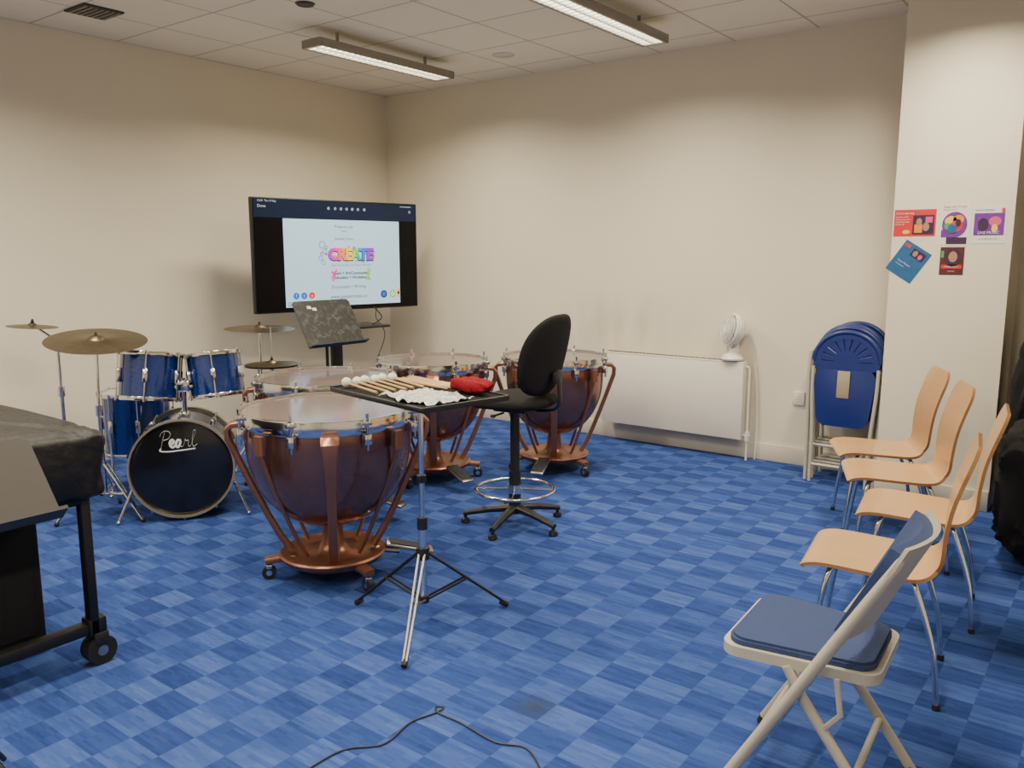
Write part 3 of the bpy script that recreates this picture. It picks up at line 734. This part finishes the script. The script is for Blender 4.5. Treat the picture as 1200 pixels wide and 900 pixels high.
def rr(w0,w1,d0,d1,r,n=6):
    pts=[]
    for cx,cy,a0 in ((d1-r,w1-r,0),(d0+r,w0-r,pi/2),(d0+r,-w0+r,pi),(d1-r,-w1+r,1.5*pi)):
        for i in range(n+1):
            a=a0+i*pi/2/n;pts.append((cx+r*math.cos(a),cy+r*math.sin(a)))
    return pts
b=B();b.plate(rr(.172,.202,-.20,.222,.05),.030,T(0,0,.419));ob("seat_pan",b,m_grey,fc)
b=B()
o=rr(.158,.188,-.182,.208,.05)
b.plate(o,.014,T(0,0,.449));b.plate([(x*.97,y*.96) for x,y in o],.008,T(0,0,.463));ob("seat_cushion",b,m_navy,fc)
def bf(u,v,off=0):
    y=(v-.5)*.430;z=.555+.265*u;x=-.105-.130*u-.045*(1-(2*v-1)**2)+off
    if u>.8: y*=1-.10*((u-.8)/.2)**2
    return Vector((x,y,z)),Vector((.9,0,.4)).normalized()
b=B().sheet(lambda u,v:bf(u,v,-.010),8,14,.010);ob("back_shell",b,m_grey,fc)
b=B().sheet(lambda u,v:bf(.03+.93*u,.02+.96*v,.012),8,14,.030);ob("back_cushion",b,m_navy,fc)

# ---------------------------------------------------------------- folded chairs leaning on wall
R90=Matrix(((1,0,0,0),(0,0,-1,0),(0,1,0,0),(0,0,0,1)))
def folded(x,y,label,rz=0,h=0.):
    t=thing("folded_chair",label,"chair",(x,y,0),rz,"folded blue chairs against the wall",rx=math.radians(-3.2))
    pts=smooth([(-.220,.012,.012),(-.230,.010,.45),(-.240,.0,.78),(-.234,.0,.90)],4)
    for sx in (-1,1):
        ob("rear_leg",B().tube([Vector((-sx*p.x,p.y,p.z)) for p in pts],.0135,10),m_grey,t)
        ob("front_leg",B().tube(smooth([(sx*.182,-.024,.012),(sx*.184,-.024,.3),(sx*.205,-.024,.62),(sx*.208,-.022,.80)],3),.0115,10),m_grey,t)
    ob("cross_bar",B().cyl((-.183,-.024,.13),(.183,-.024,.13),.011,8),m_grey,t)
    ob("cross_bar",B().cyl((-.21,.012,.26),(.21,.012,.26),.011,8),m_grey,t)
    b=B();zc_=.84+h
    def P(r,a,ex=.92): return (r*math.cos(a),zc_+(r*math.sin(a))*ex)
    no,out,inn=28,[],[]
    for i in range(no+1):
        a=pi*i/no;out.append(P(.222,a));inn.append(P(.165,a))
    b.plate(out+inn[::-1],.020,R90@T(0,0,-.010))
    b.tube([R90@Vector((*P(.212,pi*i/no),.0)) for i in range(no+1)],.017,10)
    for i in range(9):
        a=pi*(i+.5)/9
        b.bar([R90@Vector((*P(.05,a),.003)),R90@Vector((*P(.172,a),.003))],[.016,.050],.010,R90@Vector((-math.sin(a),math.cos(a),0)))
    b.plate([P(.08,pi*i/12) for i in range(13)]+[(-.215,zc_+.0),(-.205,zc_-.055),(.205,zc_-.055),(.215,zc_)],.020,R90@T(0,0,-.010))
    ob("backrest",b,m_bluepl,t)
    b=B()
    def sf(u,v):
        a=u;z=.405+.38*a;w=.162+.032*min(1,a*1.4)
        if a<.15: w*=math.sqrt(max(0.,1-((.15-a)/.15)**2*.45))
        if a>.85: w*=math.sqrt(max(0.,1-((a-.85)/.15)**2*.25))
        x=(v-.5)*2*w;yy=-.020-.014*(1-(2*v-1)**2)*math.sin(pi*min(1,max(0,a)))
        return Vector((x,yy,z)),Vector((0,-1,0))
    b.sheet(sf,18,14,.016);ob("seat",b,m_bluepl,t)
    b=B();b.box((0,-.044,.69),(.080,.006,.18),.003)
    ob("tag",b,m_clip,t,"small beige tag")
    return t
for i,y in enumerate((5.64,5.735,5.83,5.925)):
    folded(-1.515+(.0,-.012,-.028,-.015)[i],y,"folded blue plastic chair with pale tube frame",0,(0,.020,.030,.040)[i])

# ---------------------------------------------------------------- posters on column
def PM(x,z,a=0,k=0): return T(x,5.598-.0009*k,z)@Matrix(((1,0,0,0),(0,0,-1,0),(0,1,0,0),(0,0,0,1)))@Matrix.Rotation(a,4,'Z')
def prect(b,M_,x0,x1,y0,y1):
    b._f([b.bm.verts.new(M_@Vector(p)) for p in ((x0,y0,0),(x1,y0,0),(x1,y1,0),(x0,y1,0))])
c_red=M("poster_red",(.60,.025,.035),.5);c_pk=M("poster_pink",(.65,.08,.22),.5);c_wh=M("poster_white",(.74,.71,.66),.5);c_dk=M("poster_dark",(.04,.015,.05),.5,var=.5)
c_pu=M("poster_purple",(.15,.03,.27),.5,var=.5,scale=40);c_te=M("poster_mid_blue",(.018,.11,.27),.45,var=.3);c_or=M("poster_orange",(.75,.25,.03),.5);c_gr=M("poster_green",(.06,.35,.10),.5);c_sk=M("poster_skin",(.40,.20,.12),.5);c_ye=M("poster_yellow",(.8,.55,.05),.5);c_hr=M("poster_dark_red",(.085,.018,.016),.5,var=.5)
PMATS=[c_red,c_pk,c_wh,c_dk,c_pu,c_te,c_or,c_gr,c_sk,c_ye,c_hr]
def pdisc(b,M_,x,y,rx,ry,m,n=20):
    b.mat(m);b._f([b.bm.verts.new(M_@Vector((x+rx*math.cos(2*pi*i/n),y+ry*math.sin(2*pi*i/n),0))) for i in range(n)])
def poster(cx,cz,w,h,base,label,fn,a=0):
    b=B();b.mat(base);b.box((cx,5.5993,cz),(w,.0020,h),0,Matrix.Rotation(-a,3,'Y'))
    fn(b,lambda k:PM(cx,cz,a,k))
    top(ob("poster",b,PMATS,None,fixn=False),label,"poster")
def p1(b,Q):
    b.mat(2);b.text("Come and sing",.017,Q(2)@T(-.108,.058,0),'LEFT')
    for i,s_ in enumerate(("join your local","music group and","sing along today","free for all")): b.text(s_,.012,Q(2)@T(-.108,.036-.015*i,0),'LEFT')
    b.mat(3);prect(b,Q(1),-.01,.108,-.070,.045);b.mat(6);prect(b,Q(2),.0,.045,-.06,-.01);b.mat(1);prect(b,Q(2),.06,.10,-.0,.035);pdisc(b,Q(3),.025,.005,.016,.022,8);pdisc(b,Q(3),.065,-.025,.018,.026,8);pdisc(b,Q(2),-.045,-.055,.022,.012,9)
def p2(b,Q):
    b.mat(0).text("Feed the Youth",.020,Q(2)@T(-.066,.105,0),'LEFT')
    b.mat(3).text("Saturday concert",.011,Q(2)@T(-.066,.088,0),'LEFT')
    b.mat(4);prect(b,Q(1),-.07,.0,-.075,-.03)
    pdisc(b,Q(2),.0,-.0,.068,.075,4);pdisc(b,Q(3),-.02,.02,.034,.03,9);pdisc(b,Q(3),.02,.03,.03,.026,6);pdisc(b,Q(4),.01,-.01,.035,.034,0);pdisc(b,Q(5),-.01,-.025,.026,.026,5);pdisc(b,Q(6),.02,.01,.014,.022,3);pdisc(b,Q(4),-.035,-.01,.02,.02,7)
    b.mat(3);prect(b,Q(1),-.04,.07,-.115,-.075)
def p3(b,Q):
    b.mat(0);prect(b,Q(1),.06,.078,.07,.095)
    b.mat(4).text("AFRICA EXPRESS",.013,Q(2)@T(-.075,.085,0),'LEFT')
    b.mat(4);prect(b,Q(1),-.078,.078,-.06,.068);pdisc(b,Q(2),-.03,.0,.028,.04,3);pdisc(b,Q(2),.03,.02,.032,.028,1);pdisc(b,Q(3),.03,-.02,.016,.024,9);b.mat(2);b.text("LIVE MUSIC",.022,Q(4)@T(0,-.045,0));b.mat(3).text("Sat 21 September 7pm",.011,Q(2)@T(0,-.08,0))
def p4(b,Q):
    b.mat(3);prect(b,Q(1),-.02,.065,.035,.085);pdisc(b,Q(2),.005,.06,.014,.018,8);pdisc(b,Q(2),.04,.055,.012,.016,1)
    b.mat(2);b.text("Music Matters",.015,Q(2)@T(-.06,-.02,0),'LEFT');b.text("find out more",.010,Q(2)@T(-.06,-.04,0),'LEFT')
    b.mat(0);prect(b,Q(1),-.075,-.04,.07,.09)
def p5(b,Q):
    pdisc(b,Q(1),.005,.02,.045,.055,3);pdisc(b,Q(2),.005,.025,.024,.032,8);b.mat(0);prect(b,Q(1),-.055,.055,-.045,-.022);b.mat(7);prect(b,Q(1),-.06,-.045,.02,.06);b.mat(2);b.text("GOSPEL NIGHT",.011,Q(2)@T(0,-.034,0));b.text("free entry",.009,Q(2)@T(0,-.06,0))
poster(-1.145,1.735,.235,.16,0,"red landscape leaflet pinned on the column",p1)
poster(-.925,1.720,.160,.245,2,"tall white leaflet with multicoloured round artwork on column",p2)
poster(-.745,1.715,.175,.215,2,"white and purple event leaflet on column",p3)
poster(-1.165,1.50,.175,.21,5,"blue leaflet hanging tilted on the column",p4,math.radians(-33))
poster(-.925,1.505,.13,.165,10,"small dark red leaflet with portrait photo on column",p5)

# ---------------------------------------------------------------- black bags
def wob(amp,fr,sd=0):
    def g(p):
        o_=Vector((sd,0,0));n=noise.noise(p*fr+o_)
        rid=1-abs(noise.noise(p*fr*1.8+o_*2))*2;rid2=1-abs(noise.noise(p*fr*4+o_))*2
        return p*(1+amp*n+.07*rid+.030*rid2)
    return g
t=thing("equipment_bag","large black soft equipment bag slumped on carpet","bag",(-.13,4.92,0))
ob("body",B().sph((0,0,.36),(.35,.38,.34),110,wob(.14,5,3),pw=.42),m_fabric,t)
ob("handle",B().tube(smooth([(-.1,-.12,.66),(-.08,-.1,.76),(.05,.0,.77),(.1,.02,.67)]),.014,8,flat=.4),m_fabric,t)
t=thing("gig_bag","tall black padded instrument bag leaning by column","bag",(-.33,5.60,0))
ob("body",B().sph((0,0,.57),(.23,.14,.545),110,lambda p:wob(.08,5,9)(Vector((p.x*(1-.2*max(0,p.z/.55)),p.y,p.z))),pw=.5),m_fabric,t)
ob("strap",B().tube(smooth([(-.2,-.14,.3),(-.17,-.19,.6),(-.1,-.16,.95)]),.018,8,flat=.3),m_vinyl,t)

# ---------------------------------------------------------------- covered keyboard percussion
kx=-3.03
k=thing("covered_xylophone","mallet instrument under black cover on wheeled frame","instrument",(kx,1.11,0))
def cv(p):
    q=p.copy();q*=1+.02*noise.noise(p*6)
    rid=(1-abs(noise.noise(Vector((p.x*9,p.y*9,p.z*5))))*2);r2=(1-abs(noise.noise(Vector((p.x*20+4,p.y*20,p.z*9))))*2)
    d=Vector((p.x*.25,p.y,p.z));d.normalize()
    return q+d*(.020*rid+.013*r2)
ob("cover",B().sph((-.62,0,.785),(.66,.355,.120),160,cv,pw=.14),m_vinyl,k,"wrinkled black cloth cover")
b=B().box((-.62,0,.655),(1.24,.62,.04),.01);ob("frame_rail",b,m_blackm,k)
for y in (.29,-.28):
    for x in (-.02,-1.2):
        ob("leg",B().box((x,y,.39),(.045,.035,.53),.006),m_blackm,k)
for x in (-.03,-1.2):
    ob("base_bar",B().box((x,0,.15),(.05,.66,.045),.008).box((x,.30,.155),(.065,.07,.07),.01).box((x,-.30,.155),(.065,.07,.07),.01),m_blackm,k)
    for y in (.31,-.31):
        b=B().cyl((x-.032,y,.056),(x+.032,y,.056),.056,24).box((x,y,.105),(.072,.055,.05),.006);b.mat(1).cyl((x-.035,y,.056),(x+.035,y,.056),.020,14)
        ob("caster",b,[m_rubber,m_steel],k)
ob("cross_bar",B().box((-.615,-.1,.14),(1.15,.04,.03),.006),m_blackm,k)
ob("resonator_box",B().box((-.48,.03,.33),(.42,.40,.62),.015).box((-.265,.03,.34),(.012,.32,.50),.004),m_fabric,k,"black resonator housing")

# floor cable
def fr(D,R): 
    a=math.radians(37.1);return (-math.sin(a)*D+math.cos(a)*R,math.cos(a)*D+math.sin(a)*R,.0045)
pts=[fr(*q) for q in ((2.2,-.68),(2.31,-.61),(2.40,-.527),(2.43,-.408),(2.55,-.341),(2.61,-.262),(2.645,-.235),(2.65,-.262),(2.61,-.25),(2.55,-.171),(2.44,-.055),(2.41,.041),(2.31,.083),(2.2,.1))]
top(ob("floor_cable",B().tube(smooth(pts,6),.003,6),m_black),"thin black cable lying loose on blue carpet","cable")

# ---------------------------------------------------------------- world + camera
w=bpy.data.worlds.new("world");bpy.context.scene.world=w;w.use_nodes=True
w.node_tree.nodes["Background"].inputs[0].default_value=(.5,.5,.5,1);w.node_tree.nodes["Background"].inputs[1].default_value=.2
cam=bpy.data.cameras.new("camera");co=bpy.data.objects.new("camera",cam);COL.objects.link(co);bpy.context.scene.camera=co
cam.sensor_width=36;cam.lens=970*36/1200;cam.clip_start=.05
co.location=(0,0,1.55);co.rotation_euler=(pi/2-math.atan(153/970),0,math.radians(37.1))
